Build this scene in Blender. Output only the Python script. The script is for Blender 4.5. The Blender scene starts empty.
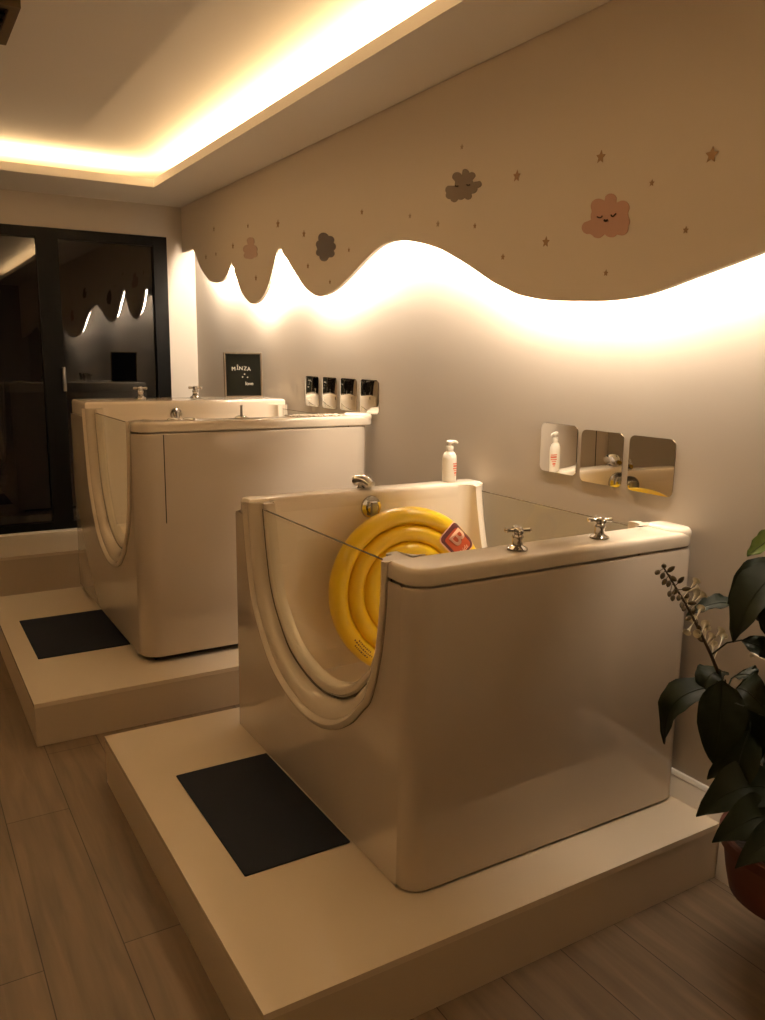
import bpy, bmesh, math, random
from mathutils import Vector, Matrix, geometry
random.seed(7)
CAM = {'loc': (-2.0243, 0.0, 1.55), 'r': (0.8595681809617474, -0.510873342066448, 0.012287011189493225), 'u': (0.08317431965392681, 0.16358718573328973, 0.9830164114672596), 'd': (0.5042068770140081, 0.8439476648641906, -0.18310588232511998), 'f': 823.5241843620165}
WAVE = [(6.0121, 2.2953), (5.9495, 2.2409), (5.8684, 2.1584), (5.7051, 2.0646), (5.5843, 2.033), (5.4268, 2.032), (5.3107, 2.0746), (5.2427, 2.1379), (5.1845, 2.0588), (5.0852, 1.9473), (4.9532, 1.8733), (4.8718, 1.8604), (4.7599, 1.8815), (4.6507, 1.9502), (4.574, 2.0462), (4.5142, 2.1293), (4.4716, 2.1443), (4.4038, 2.0971), (4.2597, 1.9889), (4.1464, 1.9128), (4.0368, 1.8676), (3.9429, 1.8548), (3.7972, 1.8762), (3.6399, 1.9327), (3.4932, 1.9943), (3.3737, 2.0364), (3.2687, 2.0514), (3.1516, 2.0452), (3.0247, 2.0214), (2.8754, 1.9822), (2.7014, 1.9125), (2.5401, 1.8372), (2.4496, 1.8025), (2.3634, 1.7729), (2.2295, 1.7488), (2.1061, 1.7394), (1.9696, 1.7327), (1.8448, 1.7355), (1.7492, 1.7477), (1.6266, 1.7762), (1.53, 1.7983), (1.3977, 1.8298)]
CLOUDS = {'pink': [(1.8679, 1.9714), (1.8649, 1.9658), (1.8639, 1.9604), (1.8648, 1.9553), (1.8677, 1.9508), (1.8693, 1.9459), (1.8684, 1.9395), (1.87, 1.9339), (1.8737, 1.9293), (1.8794, 1.926), (1.8866, 1.9243), (1.8952, 1.9242), (1.905, 1.9265), (1.9137, 1.9287), (1.9185, 1.9256), (1.9244, 1.9237), (1.9311, 1.9229), (1.9381, 1.9233), (1.9453, 1.9248), (1.9523, 1.9275), (1.9588, 1.9313), (1.9643, 1.9361), (1.9735, 1.9312), (1.9845, 1.9272), (1.9949, 1.9272), (2.0045, 1.9295), (2.0129, 1.9337), (2.0196, 1.9392), (2.0283, 1.9437), (2.0452, 1.9456), (2.0568, 1.9511), (2.0646, 1.9583), (2.0684, 1.9665), (2.0674, 1.9748), (2.0594, 1.9825), (2.0281, 1.9873), (2.0299, 1.9924), (2.0307, 1.9974), (2.0305, 2.0023), (2.0294, 2.007), (2.0272, 2.0113), (2.0288, 2.0173), (2.0326, 2.025), (2.0331, 2.0319), (2.0309, 2.0378), (2.0265, 2.0425), (2.0202, 2.0458), (2.0124, 2.0476), (2.0034, 2.0476), (1.9937, 2.0458), (1.9836, 2.0417), (1.9745, 2.0372), (1.9718, 2.0493), (1.9648, 2.0537), (1.9563, 2.0552), (1.9473, 2.0543), (1.9384, 2.0513), (1.9304, 2.0461), (1.9242, 2.0387), (1.9238, 2.0243), (1.9146, 2.0257), (1.9036, 2.027), (1.8939, 2.0255), (1.8853, 2.0221), (1.8783, 2.0174), (1.8729, 2.0117), (1.8697, 2.0054), (1.8691, 1.9989), (1.8717, 1.9924), (1.8745, 1.9868), (1.8725, 1.9817), (1.8715, 1.9768)], 'grey': [(2.6182, 2.1798), (2.6355, 2.178), (2.6356, 2.1734), (2.6377, 2.1694), (2.6419, 2.1661), (2.6481, 2.1639), (2.6562, 2.1629), (2.6666, 2.1637), (2.6733, 2.1633), (2.6698, 2.156), (2.6711, 2.1512), (2.675, 2.1478), (2.6809, 2.1458), (2.6881, 2.1452), (2.6962, 2.1461), (2.7049, 2.1489), (2.7138, 2.1545), (2.7199, 2.1541), (2.7263, 2.1521), (2.7335, 2.1515), (2.7411, 2.1522), (2.7486, 2.1539), (2.7556, 2.1567), (2.7719, 2.149), (2.7846, 2.1493), (2.7955, 2.1524), (2.804, 2.1574), (2.8093, 2.1638), (2.8227, 2.1671), (2.8338, 2.1721), (2.8408, 2.1784), (2.8432, 2.1853), (2.8387, 2.1922), (2.8442, 2.1982), (2.8464, 2.2044), (2.845, 2.2101), (2.8398, 2.2149), (2.8294, 2.2182), (2.7814, 2.2109), (2.7822, 2.2138), (2.7825, 2.2167), (2.7824, 2.2196), (2.7818, 2.2226), (2.7806, 2.2255), (2.8001, 2.2413), (2.8014, 2.2483), (2.7988, 2.2535), (2.7934, 2.2572), (2.7861, 2.2593), (2.7772, 2.2598), (2.7674, 2.2586), (2.7572, 2.2556), (2.7471, 2.2504), (2.7376, 2.2418), (2.7319, 2.2609), (2.7217, 2.2622), (2.7112, 2.2605), (2.7015, 2.2562), (2.694, 2.2494), (2.6889, 2.2417), (2.6757, 2.2428), (2.6651, 2.2401), (2.6567, 2.2354), (2.6513, 2.2295), (2.6507, 2.2223), (2.6687, 2.2117), (2.6662, 2.2079), (2.6644, 2.2041), (2.6228, 2.2022), (2.6139, 2.1964), (2.6101, 2.1902), (2.611, 2.1844)], 'dark': [(3.7877, 2.0811), (3.7903, 2.0772), (3.7949, 2.0738), (3.8014, 2.071), (3.8098, 2.0691), (3.8094, 2.0649), (3.8026, 2.0582), (3.801, 2.0523), (3.8031, 2.0473), (3.8081, 2.0432), (3.8155, 2.0401), (3.8249, 2.0382), (3.8358, 2.0376), (3.8478, 2.0384), (3.8603, 2.0409), (3.8678, 2.0367), (3.876, 2.0305), (3.8872, 2.0268), (3.9002, 2.0251), (3.914, 2.0251), (3.9279, 2.0269), (3.9412, 2.0301), (3.9529, 2.0348), (3.9623, 2.0409), (3.9681, 2.0482), (3.9703, 2.0561), (3.9826, 2.0582), (3.9932, 2.0615), (4.0018, 2.0657), (4.0077, 2.0707), (4.0107, 2.076), (4.01, 2.0814), (4.0047, 2.0866), (3.9945, 2.0911), (3.9968, 2.0949), (3.9984, 2.0987), (3.9992, 2.1026), (4.0036, 2.1069), (4.0082, 2.1118), (4.0105, 2.1166), (4.0103, 2.1211), (4.0078, 2.1253), (4.0033, 2.1289), (3.9968, 2.1317), (3.9886, 2.1338), (3.9791, 2.1349), (3.9831, 2.1439), (3.983, 2.1524), (3.9777, 2.1588), (3.9687, 2.1635), (3.9572, 2.1665), (3.9438, 2.1679), (3.9293, 2.1676), (3.9145, 2.1656), (3.9001, 2.1621), (3.8868, 2.157), (3.8756, 2.1504), (3.8665, 2.1435), (3.8537, 2.1432), (3.8413, 2.1414), (3.8298, 2.1383), (3.8199, 2.1341), (3.8121, 2.1292), (3.8068, 2.1236), (3.8048, 2.1176), (3.807, 2.1114), (3.8134, 2.1055), (3.8047, 2.1022), (3.7975, 2.0983), (3.7921, 2.0941), (3.7886, 2.0898), (3.7871, 2.0854)], 'rose': [(4.8048, 2.1663), (4.8083, 2.1633), (4.813, 2.1607), (4.8135, 2.1574), (4.8066, 2.1523), (4.8034, 2.1475), (4.8033, 2.143), (4.806, 2.1389), (4.8111, 2.1355), (4.8185, 2.1328), (4.8277, 2.131), (4.8385, 2.1301), (4.8503, 2.1303), (4.8603, 2.1294), (4.8697, 2.1277), (4.8801, 2.1265), (4.8913, 2.1259), (4.903, 2.1259), (4.9151, 2.1266), (4.9273, 2.1278), (4.9394, 2.1296), (4.951, 2.1319), (4.9641, 2.1331), (4.9781, 2.1343), (4.9914, 2.1366), (5.0033, 2.14), (5.0132, 2.1442), (5.0205, 2.1491), (5.0248, 2.1543), (5.0253, 2.1597), (5.021, 2.1651), (5.0089, 2.1702), (5.011, 2.1737), (5.0181, 2.1771), (5.0241, 2.1807), (5.0289, 2.1846), (5.0324, 2.1886), (5.0343, 2.1927), (5.0346, 2.1967), (5.0334, 2.2005), (5.0305, 2.2041), (5.0261, 2.2073), (5.0202, 2.2102), (5.0131, 2.2125), (5.0048, 2.2143), (4.9957, 2.2156), (4.9859, 2.2163), (4.9757, 2.2164), (4.9654, 2.216), (4.9551, 2.2151), (4.9707, 2.243), (4.9603, 2.25), (4.9453, 2.2538), (4.9279, 2.2551), (4.9093, 2.2542), (4.8909, 2.2514), (4.8737, 2.2466), (4.8591, 2.2402), (4.8487, 2.2317), (4.8484, 2.219), (4.8612, 2.2033), (4.8518, 2.2018), (4.8426, 2.1997), (4.8339, 2.1973), (4.826, 2.1944), (4.8189, 2.1912), (4.8129, 2.1878), (4.808, 2.1842), (4.8046, 2.1804), (4.8025, 2.1767), (4.8018, 2.173), (4.8026, 2.1695)]}
FACE = {'eye1': [(2.0012, 1.9927), (1.9925, 1.9892), (1.984, 1.9886), (1.9794, 1.9927)], 'eye2': [(1.9422, 1.9906), (1.9376, 1.986), (1.932, 1.9853), (1.9219, 1.992)], 'mouth': [(1.9698, 1.9785), (1.9629, 1.9753), (1.9555, 1.9772)]}
FACEG = {'eye1': [(2.78, 2.2101), (2.7697, 2.2053), (2.7581, 2.2054)], 'eye2': [(2.7025, 2.2013), (2.6918, 2.1967), (2.6815, 2.1979)]}
STARS = [(2.0016, 2.1709, 0.0206, 'brown five-pointed star sticker straight above the sleeping pink cloud'), (1.5859, 2.0985, 0.0224, 'largest brown star sticker, nearest the right edge of the photo'), (2.4066, 2.1833, 0.0214, 'reddish star sticker between the grey cloud and the pink cloud'), (2.2382, 1.9416, 0.019, 'brown star sticker low on the left of the pink cloud'), (2.6441, 2.0433, 0.011, 'tiny star sticker right under the grey cloud'), (2.468, 1.9135, 0.0122, 'tiny star sticker just above the wavy edge, right of the grey cloud'), (1.9509, 1.8174, 0.0106, 'small dark star sticker directly below the pink cloud'), (1.7891, 2.0595, 0.0104, 'small star sticker up and to the right of the pink cloud'), (1.6536, 1.9118, 0.0107, 'small star sticker alone right of the pink cloud near the wave'), (2.743, 2.3456, 0.0109, 'faint tiny star sticker high above the grey cloud'), (2.894, 2.0815, 0.0134, 'faint star sticker below and left of the grey cloud'), (3.5254, 2.2132, 0.0144, 'slim star sticker between the dark cloud and the grey cloud'), (3.1067, 2.1404, 0.0113, 'faint star sticker half way from dark cloud to grey cloud, near its wave crest'), (4.1556, 2.1867, 0.0205, 'star sticker just left of the dark scalloped cloud'), (3.6513, 2.055, 0.0118, 'tiny dark star sticker just right of the dark scalloped cloud'), (4.1082, 2.0185, 0.0153, 'small star sticker below and left of the dark scalloped cloud'), (3.8522, 1.9189, 0.0124, 'tiny star sticker in the lobe beneath the dark scalloped cloud'), (4.496, 2.2797, 0.0247, 'tall star sticker above the peak between the rose cloud and the dark cloud'), (4.9486, 2.3241, 0.0133, 'tiny dot-like star sticker above the small rose cloud'), (5.21, 2.2337, 0.021, 'star sticker just left of the small rose cloud'), (4.8335, 2.0088, 0.0188, 'star sticker in the lobe straight below the small rose cloud'), (5.531, 2.2149, 0.0133, 'tiny dark star sticker between the farthest lobe and the rose cloud'), (5.7349, 2.2143, 0.0198, 'faint star sticker in the farthest lobe by the dark door'), (5.5585, 2.3791, 0.019, 'faint star sticker highest on the far end of the mural')]
MIR = [(2.1307, 2.3195, 1.1423, 1.3189), (1.9183, 2.1105, 1.13, 1.3105), (1.7067, 1.8915, 1.129, 1.3095)]
FARMIR = [(4.1629, 4.3433, 1.268, 1.436), (3.9474, 4.1257, 1.268, 1.436), (3.7274, 3.9132, 1.268, 1.436), (3.506, 3.696, 1.268, 1.436)]
LEAVES = [((-0.2237, 1.16, 1.1562), (-0.2894, 1.2, 1.0915), 0.05, 0.0, 'lt'), ((-0.1775, 1.2, 1.0685), (-0.2743, 1.25, 0.9563), 0.05, 0.05, 'n'), ((-0.242, 1.12, 1.089), (-0.3831, 1.15, 0.9074), 0.105, 0.03, 'n'), ((-0.2324, 1.24, 0.9477), (-0.3645, 1.3, 0.925), 0.05, 0.02, 'n'), ((-0.2775, 1.2, 0.8787), (-0.2245, 1.15, 0.8289), 0.05, 0.02, 'n'), ((-0.2951, 1.22, 0.7609), (-0.408, 1.3, 0.5936), 0.085, 0.07, 'n'), ((-0.3403, 1.2, 0.7875), (-0.373, 1.18, 0.5848), 0.11, 0.02, 'n'), ((-0.2571, 1.22, 0.7373), (-0.2669, 1.1, 0.7076), 0.09, 0.05, 'n'), ((-0.1832, 1.17, 0.5734), (-0.3076, 1.24, 0.4991), 0.075, 0.03, 'n'), ((-0.2044, 1.08, 0.505), (-0.3925, 1.2, 0.4417), 0.125, 0.07, 'n'), ((-0.2772, 1.05, 0.4806), (-0.4621, 1.1, 0.4483), 0.1, 0.05, 'n'), ((-0.3192, 1.0, 0.4637), (-0.4856, 1.02, 0.4361), 0.08, 0.05, 'n'), ((-0.2461, 1.2, 0.7424), (-0.2452, 1.16, 0.5448), 0.1, 0.02, 'n'), ((-0.2698, 1.16, 0.6576), (-0.3169, 1.15, 0.4884), 0.1, 0.02, 'n'), ((-0.2112, 1.15, 0.5676), (-0.1925, 1.08, 0.4343), 0.1, 0.03, 'n'), ((-0.2752, 1.24, 0.7816), (-0.3627, 1.24, 0.7254), 0.07, 0.03, 'n'), ((-0.2417, 1.15, 0.8881), (-0.2186, 1.1, 0.9985), 0.08, 0.03, 'n'), ((-0.1728, 1.2, 0.9133), (-0.1996, 1.27, 0.9506), 0.06, 0.02, 'n'), ((-0.1502, 1.18, 0.4544), (-0.2524, 1.14, 0.3517), 0.09, 0.02, 'n'), ((-0.2336, 1.24, 0.7628), (-0.2176, 1.2, 0.7366), 0.06, 0.03, 'n'), ((-0.1501, 1.14, 0.3477), (-0.3391, 1.16, 0.3872), 0.07, 0.03, 'n'), ((-0.2575, 1.05, 0.7754), (-0.1452, 0.98, 0.6278), 0.1, 0.03, 'n'), ((-0.3007, 1.05, 1.0236), (-0.1654, 1.0, 0.8976), 0.1, 0.03, 'n'), ((-0.2827, 1.1, 1.1499), (-0.2367, 1.05, 1.292), 0.09, 0.02, 'n')]
SPIKE = [(-0.289, 1.22, 0.7438), (-0.3167, 1.23, 0.7931), (-0.3427, 1.235, 0.8404), (-0.3719, 1.24, 0.8875), (-0.415, 1.25, 0.957), (-0.4638, 1.26, 1.0256), (-0.5009, 1.265, 1.0728)]
FLOW = [((-0.4012, 1.2586, 1.02), 'f'), ((-0.425, 1.2418, 1.0151), 'f'), ((-0.3942, 1.2581, 0.9867), 'f'), ((-0.3927, 1.2452, 0.9899), 'f'), ((-0.4181, 1.2582, 0.9776), 'f'), ((-0.3502, 1.2562, 0.9071), 'f'), ((-0.3843, 1.24, 0.8997), 'f'), ((-0.3151, 1.2409, 0.8879), 'f'), ((-0.271, 1.2599, 0.859), 'f'), ((-0.1506, 1.2401, 0.8012), 'f'), ((-0.0649, 1.2564, 0.587), 'f'), ((-0.3808, 1.2598, 0.9237), 'f'), ((-0.3486, 1.24, 0.8784), 'f'), ((-0.3714, 1.258, 0.9481), 'f'), ((-0.3395, 1.2573, 0.8921), 'f'), ((-0.4213, 1.2413, 0.9205), 'f'), ((-0.3148, 1.2516, 0.8482), 'f'), ((-0.531, 1.2561, 1.069), 'b'), ((-0.5299, 1.2414, 1.0865), 'b'), ((-0.4878, 1.2583, 1.0679), 'b'), ((-0.5107, 1.2582, 1.0588), 'b'), ((-0.5017, 1.2586, 1.0431), 'b'), ((-0.49, 1.2564, 1.0373), 'b'), ((-0.4975, 1.2401, 1.0543), 'b'), ((-0.4564, 1.2529, 1.0386), 'b'), ((-0.4599, 1.2591, 1.013), 'b'), ((-0.5029, 1.2408, 1.0188), 'b'), ((-0.4919, 1.2404, 1.0077), 'b'), ((-0.448, 1.2436, 1.0202), 'b'), ((-0.4512, 1.246, 0.9833), 'b'), ((-0.45, 1.2405, 0.9748), 'b'), ((-0.4199, 1.2476, 0.9434), 'b'), ((-0.382, 1.256, 0.925), 'b'), ((-0.387, 1.242, 0.9122), 'b'), ((-0.3661, 1.2467, 0.8793), 'b'), ((-0.4257, 1.2568, 0.9965), 'b'), ((-0.4263, 1.2405, 0.9836), 'b'), ((-0.4011, 1.2523, 0.9542), 'b'), ((-0.4573, 1.2513, 0.9999), 'b')]

XW = .045      # face of the right-hand wall
FY = 6.265     # face of the far wall
PZ = .181      # platform top
PI = math.pi
scene = bpy.context.scene
col = scene.collection

# ------------------------------------------------------------------ materials
def srgb(r, g, b):
    f = lambda c: c / 12.92 if c <= .04045 else ((c + .055) / 1.055) ** 2.4
    return (f(r / 255), f(g / 255), f(b / 255), 1)

def mat(name, color, rough=.5, metal=0., coat=0., spec=.5, noise=None, bump=None):
    m = bpy.data.materials.new(name); m.use_nodes = True
    nt = m.node_tree; b = nt.nodes['Principled BSDF']
    b.inputs['Base Color'].default_value = color
    b.inputs['Roughness'].default_value = rough
    b.inputs['Metallic'].default_value = metal
    b.inputs['Specular IOR Level'].default_value = spec
    b.inputs['Coat Weight'].default_value = coat
    b.inputs['Coat Roughness'].default_value = .06
    if noise or bump:
        tc = nt.nodes.new('ShaderNodeTexCoord')
        n = nt.nodes.new('ShaderNodeTexNoise'); n.inputs['Detail'].default_value = 4
        n.inputs['Scale'].default_value = noise[0] if noise else bump[0]
        nt.links.new(tc.outputs['Object'], n.inputs['Vector'])
        if noise:
            mx = nt.nodes.new('ShaderNodeMix'); mx.data_type = 'RGBA'
            mx.inputs[6].default_value = color
            k = noise[1]
            mx.inputs[7].default_value = (color[0] * k, color[1] * k, color[2] * k, 1)
            nt.links.new(n.outputs['Fac'], mx.inputs[0]); nt.links.new(mx.outputs[2], b.inputs['Base Color'])
        if bump:
            n2 = nt.nodes.new('ShaderNodeTexNoise'); n2.inputs['Scale'].default_value = bump[0]
            nt.links.new(tc.outputs['Object'], n2.inputs['Vector'])
            bp = nt.nodes.new('ShaderNodeBump'); bp.inputs['Strength'].default_value = bump[1]
            bp.inputs['Distance'].default_value = .01
            nt.links.new(n2.outputs['Fac'], bp.inputs['Height']); nt.links.new(bp.outputs['Normal'], b.inputs['Normal'])
    return m

def emit(name, color, strength):
    m = bpy.data.materials.new(name); m.use_nodes = True
    nt = m.node_tree; nt.nodes.clear()
    e = nt.nodes.new('ShaderNodeEmission'); o = nt.nodes.new('ShaderNodeOutputMaterial')
    e.inputs['Color'].default_value = color; e.inputs['Strength'].default_value = strength
    nt.links.new(e.outputs[0], o.inputs[0]); return m

def glass(name, tint, ior):
    m = bpy.data.materials.new(name); m.use_nodes = True
    nt = m.node_tree; nt.nodes.clear()
    o = nt.nodes.new('ShaderNodeOutputMaterial'); mx = nt.nodes.new('ShaderNodeMixShader')
    t = nt.nodes.new('ShaderNodeBsdfTransparent'); g = nt.nodes.new('ShaderNodeBsdfGlossy')
    fr = nt.nodes.new('ShaderNodeFresnel'); fr.inputs['IOR'].default_value = ior
    t.inputs['Color'].default_value = tint; g.inputs['Roughness'].default_value = 0.0
    ge = nt.nodes.new('ShaderNodeNewGeometry'); ml = nt.nodes.new('ShaderNodeMath'); ml.operation = 'MULTIPLY'
    iv = nt.nodes.new('ShaderNodeMath'); iv.operation = 'SUBTRACT'; iv.inputs[0].default_value = 1
    nt.links.new(ge.outputs['Backfacing'], iv.inputs[1]); nt.links.new(iv.outputs[0], ml.inputs[0]); nt.links.new(fr.outputs[0], ml.inputs[1])
    nt.links.new(ml.outputs[0], mx.inputs[0]); nt.links.new(t.outputs[0], mx.inputs[1]); nt.links.new(g.outputs[0], mx.inputs[2])
    nt.links.new(mx.outputs[0], o.inputs[0]); return m

M = {}
M['wall'] = mat('wall_paint', (.47, .42, .355, 1), .5, noise=(1.5, .97))
M['mural'] = mat('mural_paint', (.86, .77, .66, 1), .5, noise=(1.5, .97))
M['ceiling'] = mat('ceiling_paint', (.87, .83, .77, 1), .7, noise=(1.2, .98))
M['backwall'] = mat('darkened_wall_paint', (.42, .38, .33, 1), .6, noise=(1.5, .97))  # unseen walls coloured darker to stand in for an unlit room behind
M['roomwall'] = mat('pale_wall_paint', (.66, .60, .52, 1), .6, noise=(1.5, .97))
M['trimwhite'] = mat('white_trim', (.84, .81, .76, 1), .3)
M['acrylic'] = mat('white_acrylic_lit', (.82, .73, .60, 1), .14, coat=.35)  # shell copy, colour raised for the light on decks and basin
M['acrylic_shaded'] = mat('shaded_acrylic', (.58, .505, .415, 1), .12, coat=.5)  # same acrylic as the shell, darkened to paint shade onto the outer panels
M['laminate'] = mat('cream_laminate_lit', (.84, .74, .59, 1), .13, noise=(3, .95))  # top copy, colour raised for the light falling on platform tops
M['laminate_shaded'] = mat('cream_laminate_shaded', (.66, .56, .43, 1), .4, noise=(3, .95))  # same laminate kept darker, shade on the risers put into the colour
M['mat'] = mat('navy_rubber', (.007, .011, .022, 1), .7, spec=.25, bump=(400, .3))
M['chrome'] = mat('chrome', (.62, .60, .57, 1), .08, 1)
M['dark'] = mat('dark_gap', (.03, .02, .014, 1), .8)
M['gasket'] = mat('brown_gasket', (.10, .075, .045, 1), .5)
M['glass'] = glass('clear_glass', (.965, .975, .955, 1), 1.35)
M['glassedge'] = mat('glass_edge', (.07, .05, .025, 1), .7, spec=.1)
M['doorglass'] = glass('dark_door_glass', (.45, .45, .45, 1), 1.9)
M['doorframe'] = mat('black_door_frame', (.004, .004, .004, 1), .4, spec=.12)
M['handle'] = mat('grey_metal', (.35, .34, .33, 1), .3, 1)
M['mirror'] = mat('mirror', (.86, .86, .84, 1), .0, 1)
M['yellow'] = mat('yellow_vinyl', (.84, .56, .015, 1), .28, coat=.2)
M['yellow2'] = mat('yellow_vinyl_deep', (.82, .53, .012, 1), .3, coat=.2)
M['badge_dark'] = mat('badge_maroon', (.09, .018, .02, 1), .4)
M['badge_red'] = mat('badge_orange_red', (.45, .07, .02, 1), .4)
M['badge_cream'] = mat('badge_cream', (.85, .50, .33, 1), .4)
M['print'] = mat('brown_print', (.10, .02, .004, 1), .5)
M['bottle'] = mat('bottle_white', (.83, .77, .66, 1), .35)
M['redprint'] = mat('red_print', (.72, .17, .09, 1), .5)
M['board'] = mat('black_felt', (.009, .009, .006, 1), .9, spec=.08, bump=(300, .2))
M['oak'] = mat('light_wood_frame', (.17, .12, .07, 1), .5, noise=(30, .8))
M['letter'] = mat('white_letters', (.52, .50, .44, 1), .5)
M['star'] = mat('brown_sticker', (.43, .27, .14, 1), .6)
M['starfaint'] = mat('faint_brown_sticker', (.52, .40, .28, 1), .6)
M['starred'] = mat('reddish_sticker', (.52, .31, .18, 1), .6)
M['pink'] = mat('pink_sticker', (.60, .36, .28, 1), .6)
M['rose'] = mat('rose_sticker', (.58, .41, .34, 1), .6)
M['greysticker'] = mat('grey_brown_sticker', (.25, .195, .15, 1), .6)
M['darksticker'] = mat('charcoal_sticker', (.10, .08, .078, 1), .6)
M['ink'] = mat('face_ink', (.035, .012, .006, 1), .6)
M['leaf'] = mat('leaf_green', (.010, .017, .006, 1), .55, spec=.2, noise=(25, .7))
M['leaflight'] = mat('young_leaf', (.10, .16, .025, 1), .4)
M['leafvein'] = mat('leaf_vein', (.06, .085, .03, 1), .5)
M['stem'] = mat('stem_brown', (.06, .04, .02, 1), .6)
M['bud'] = mat('bud_brown', (.085, .06, .025, 1), .6)
M['petal'] = mat('white_petal', (.75, .70, .55, 1), .5)
M['terracotta'] = mat('terracotta', (.10, .026, .012, 1), .7, noise=(12, .8))  # base colour lowered to include the shade cast by the leaves
M['soil'] = mat('soil', (.02, .014, .009, 1), .95, bump=(60, .8))
M['pebble'] = mat('pale_pebble', (.50, .42, .32, 1), .12)
M['led'] = emit('led_warm_white', (1, .82, .63, 1), 430)

def wood():
    m = bpy.data.materials.new('plank_floor'); m.use_nodes = True
    nt = m.node_tree; b = nt.nodes['Principled BSDF']; N = nt.nodes.new; L = nt.links.new
    tc = N('ShaderNodeTexCoord'); mp = N('ShaderNodeMapping')
    mp.inputs['Rotation'].default_value = (0, 0, PI / 2)
    mp.inputs['Location'].default_value = (0.35, .005, 0)
    L(tc.outputs['Object'], mp.inputs['Vector'])
    br = N('ShaderNodeTexBrick'); br.offset = .37
    br.inputs['Scale'].default_value = 1; br.inputs['Brick Width'].default_value = 1.22
    br.inputs['Row Height'].default_value = .2; br.inputs['Mortar Size'].default_value = .0016
    br.inputs['Mortar Smooth'].default_value = .2
    br.inputs['Color1'].default_value = (.24, .172, .112, 1); br.inputs['Color2'].default_value = (.19, .136, .086, 1)
    br.inputs['Mortar'].default_value = (.05, .033, .02, 1)
    L(mp.outputs[0], br.inputs['Vector'])
    mp2 = N('ShaderNodeMapping'); mp2.inputs['Scale'].default_value = (14, 1.1, 1)
    L(tc.outputs['Object'], mp2.inputs['Vector'])
    n = N('ShaderNodeTexNoise'); n.inputs['Scale'].default_value = 2.2; n.inputs['Detail'].default_value = 7
    n.inputs['Distortion'].default_value = .6
    L(mp2.outputs[0], n.inputs['Vector'])
    rp = N('ShaderNodeValToRGB'); rp.color_ramp.elements[0].position = .3; rp.color_ramp.elements[1].position = .75
    rp.color_ramp.elements[0].color = (.68, .68, .68, 1); rp.color_ramp.elements[1].color = (1.1, 1.1, 1.1, 1)
    L(n.outputs['Fac'], rp.inputs[0])
    mx = N('ShaderNodeMix'); mx.data_type = 'RGBA'; mx.blend_type = 'MULTIPLY'; mx.inputs[0].default_value = 1
    L(br.outputs['Color'], mx.inputs[6]); L(rp.outputs[0], mx.inputs[7]); L(mx.outputs[2], b.inputs['Base Color'])
    b.inputs['Roughness'].default_value = .42
    return m
M['wood'] = wood()

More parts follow.
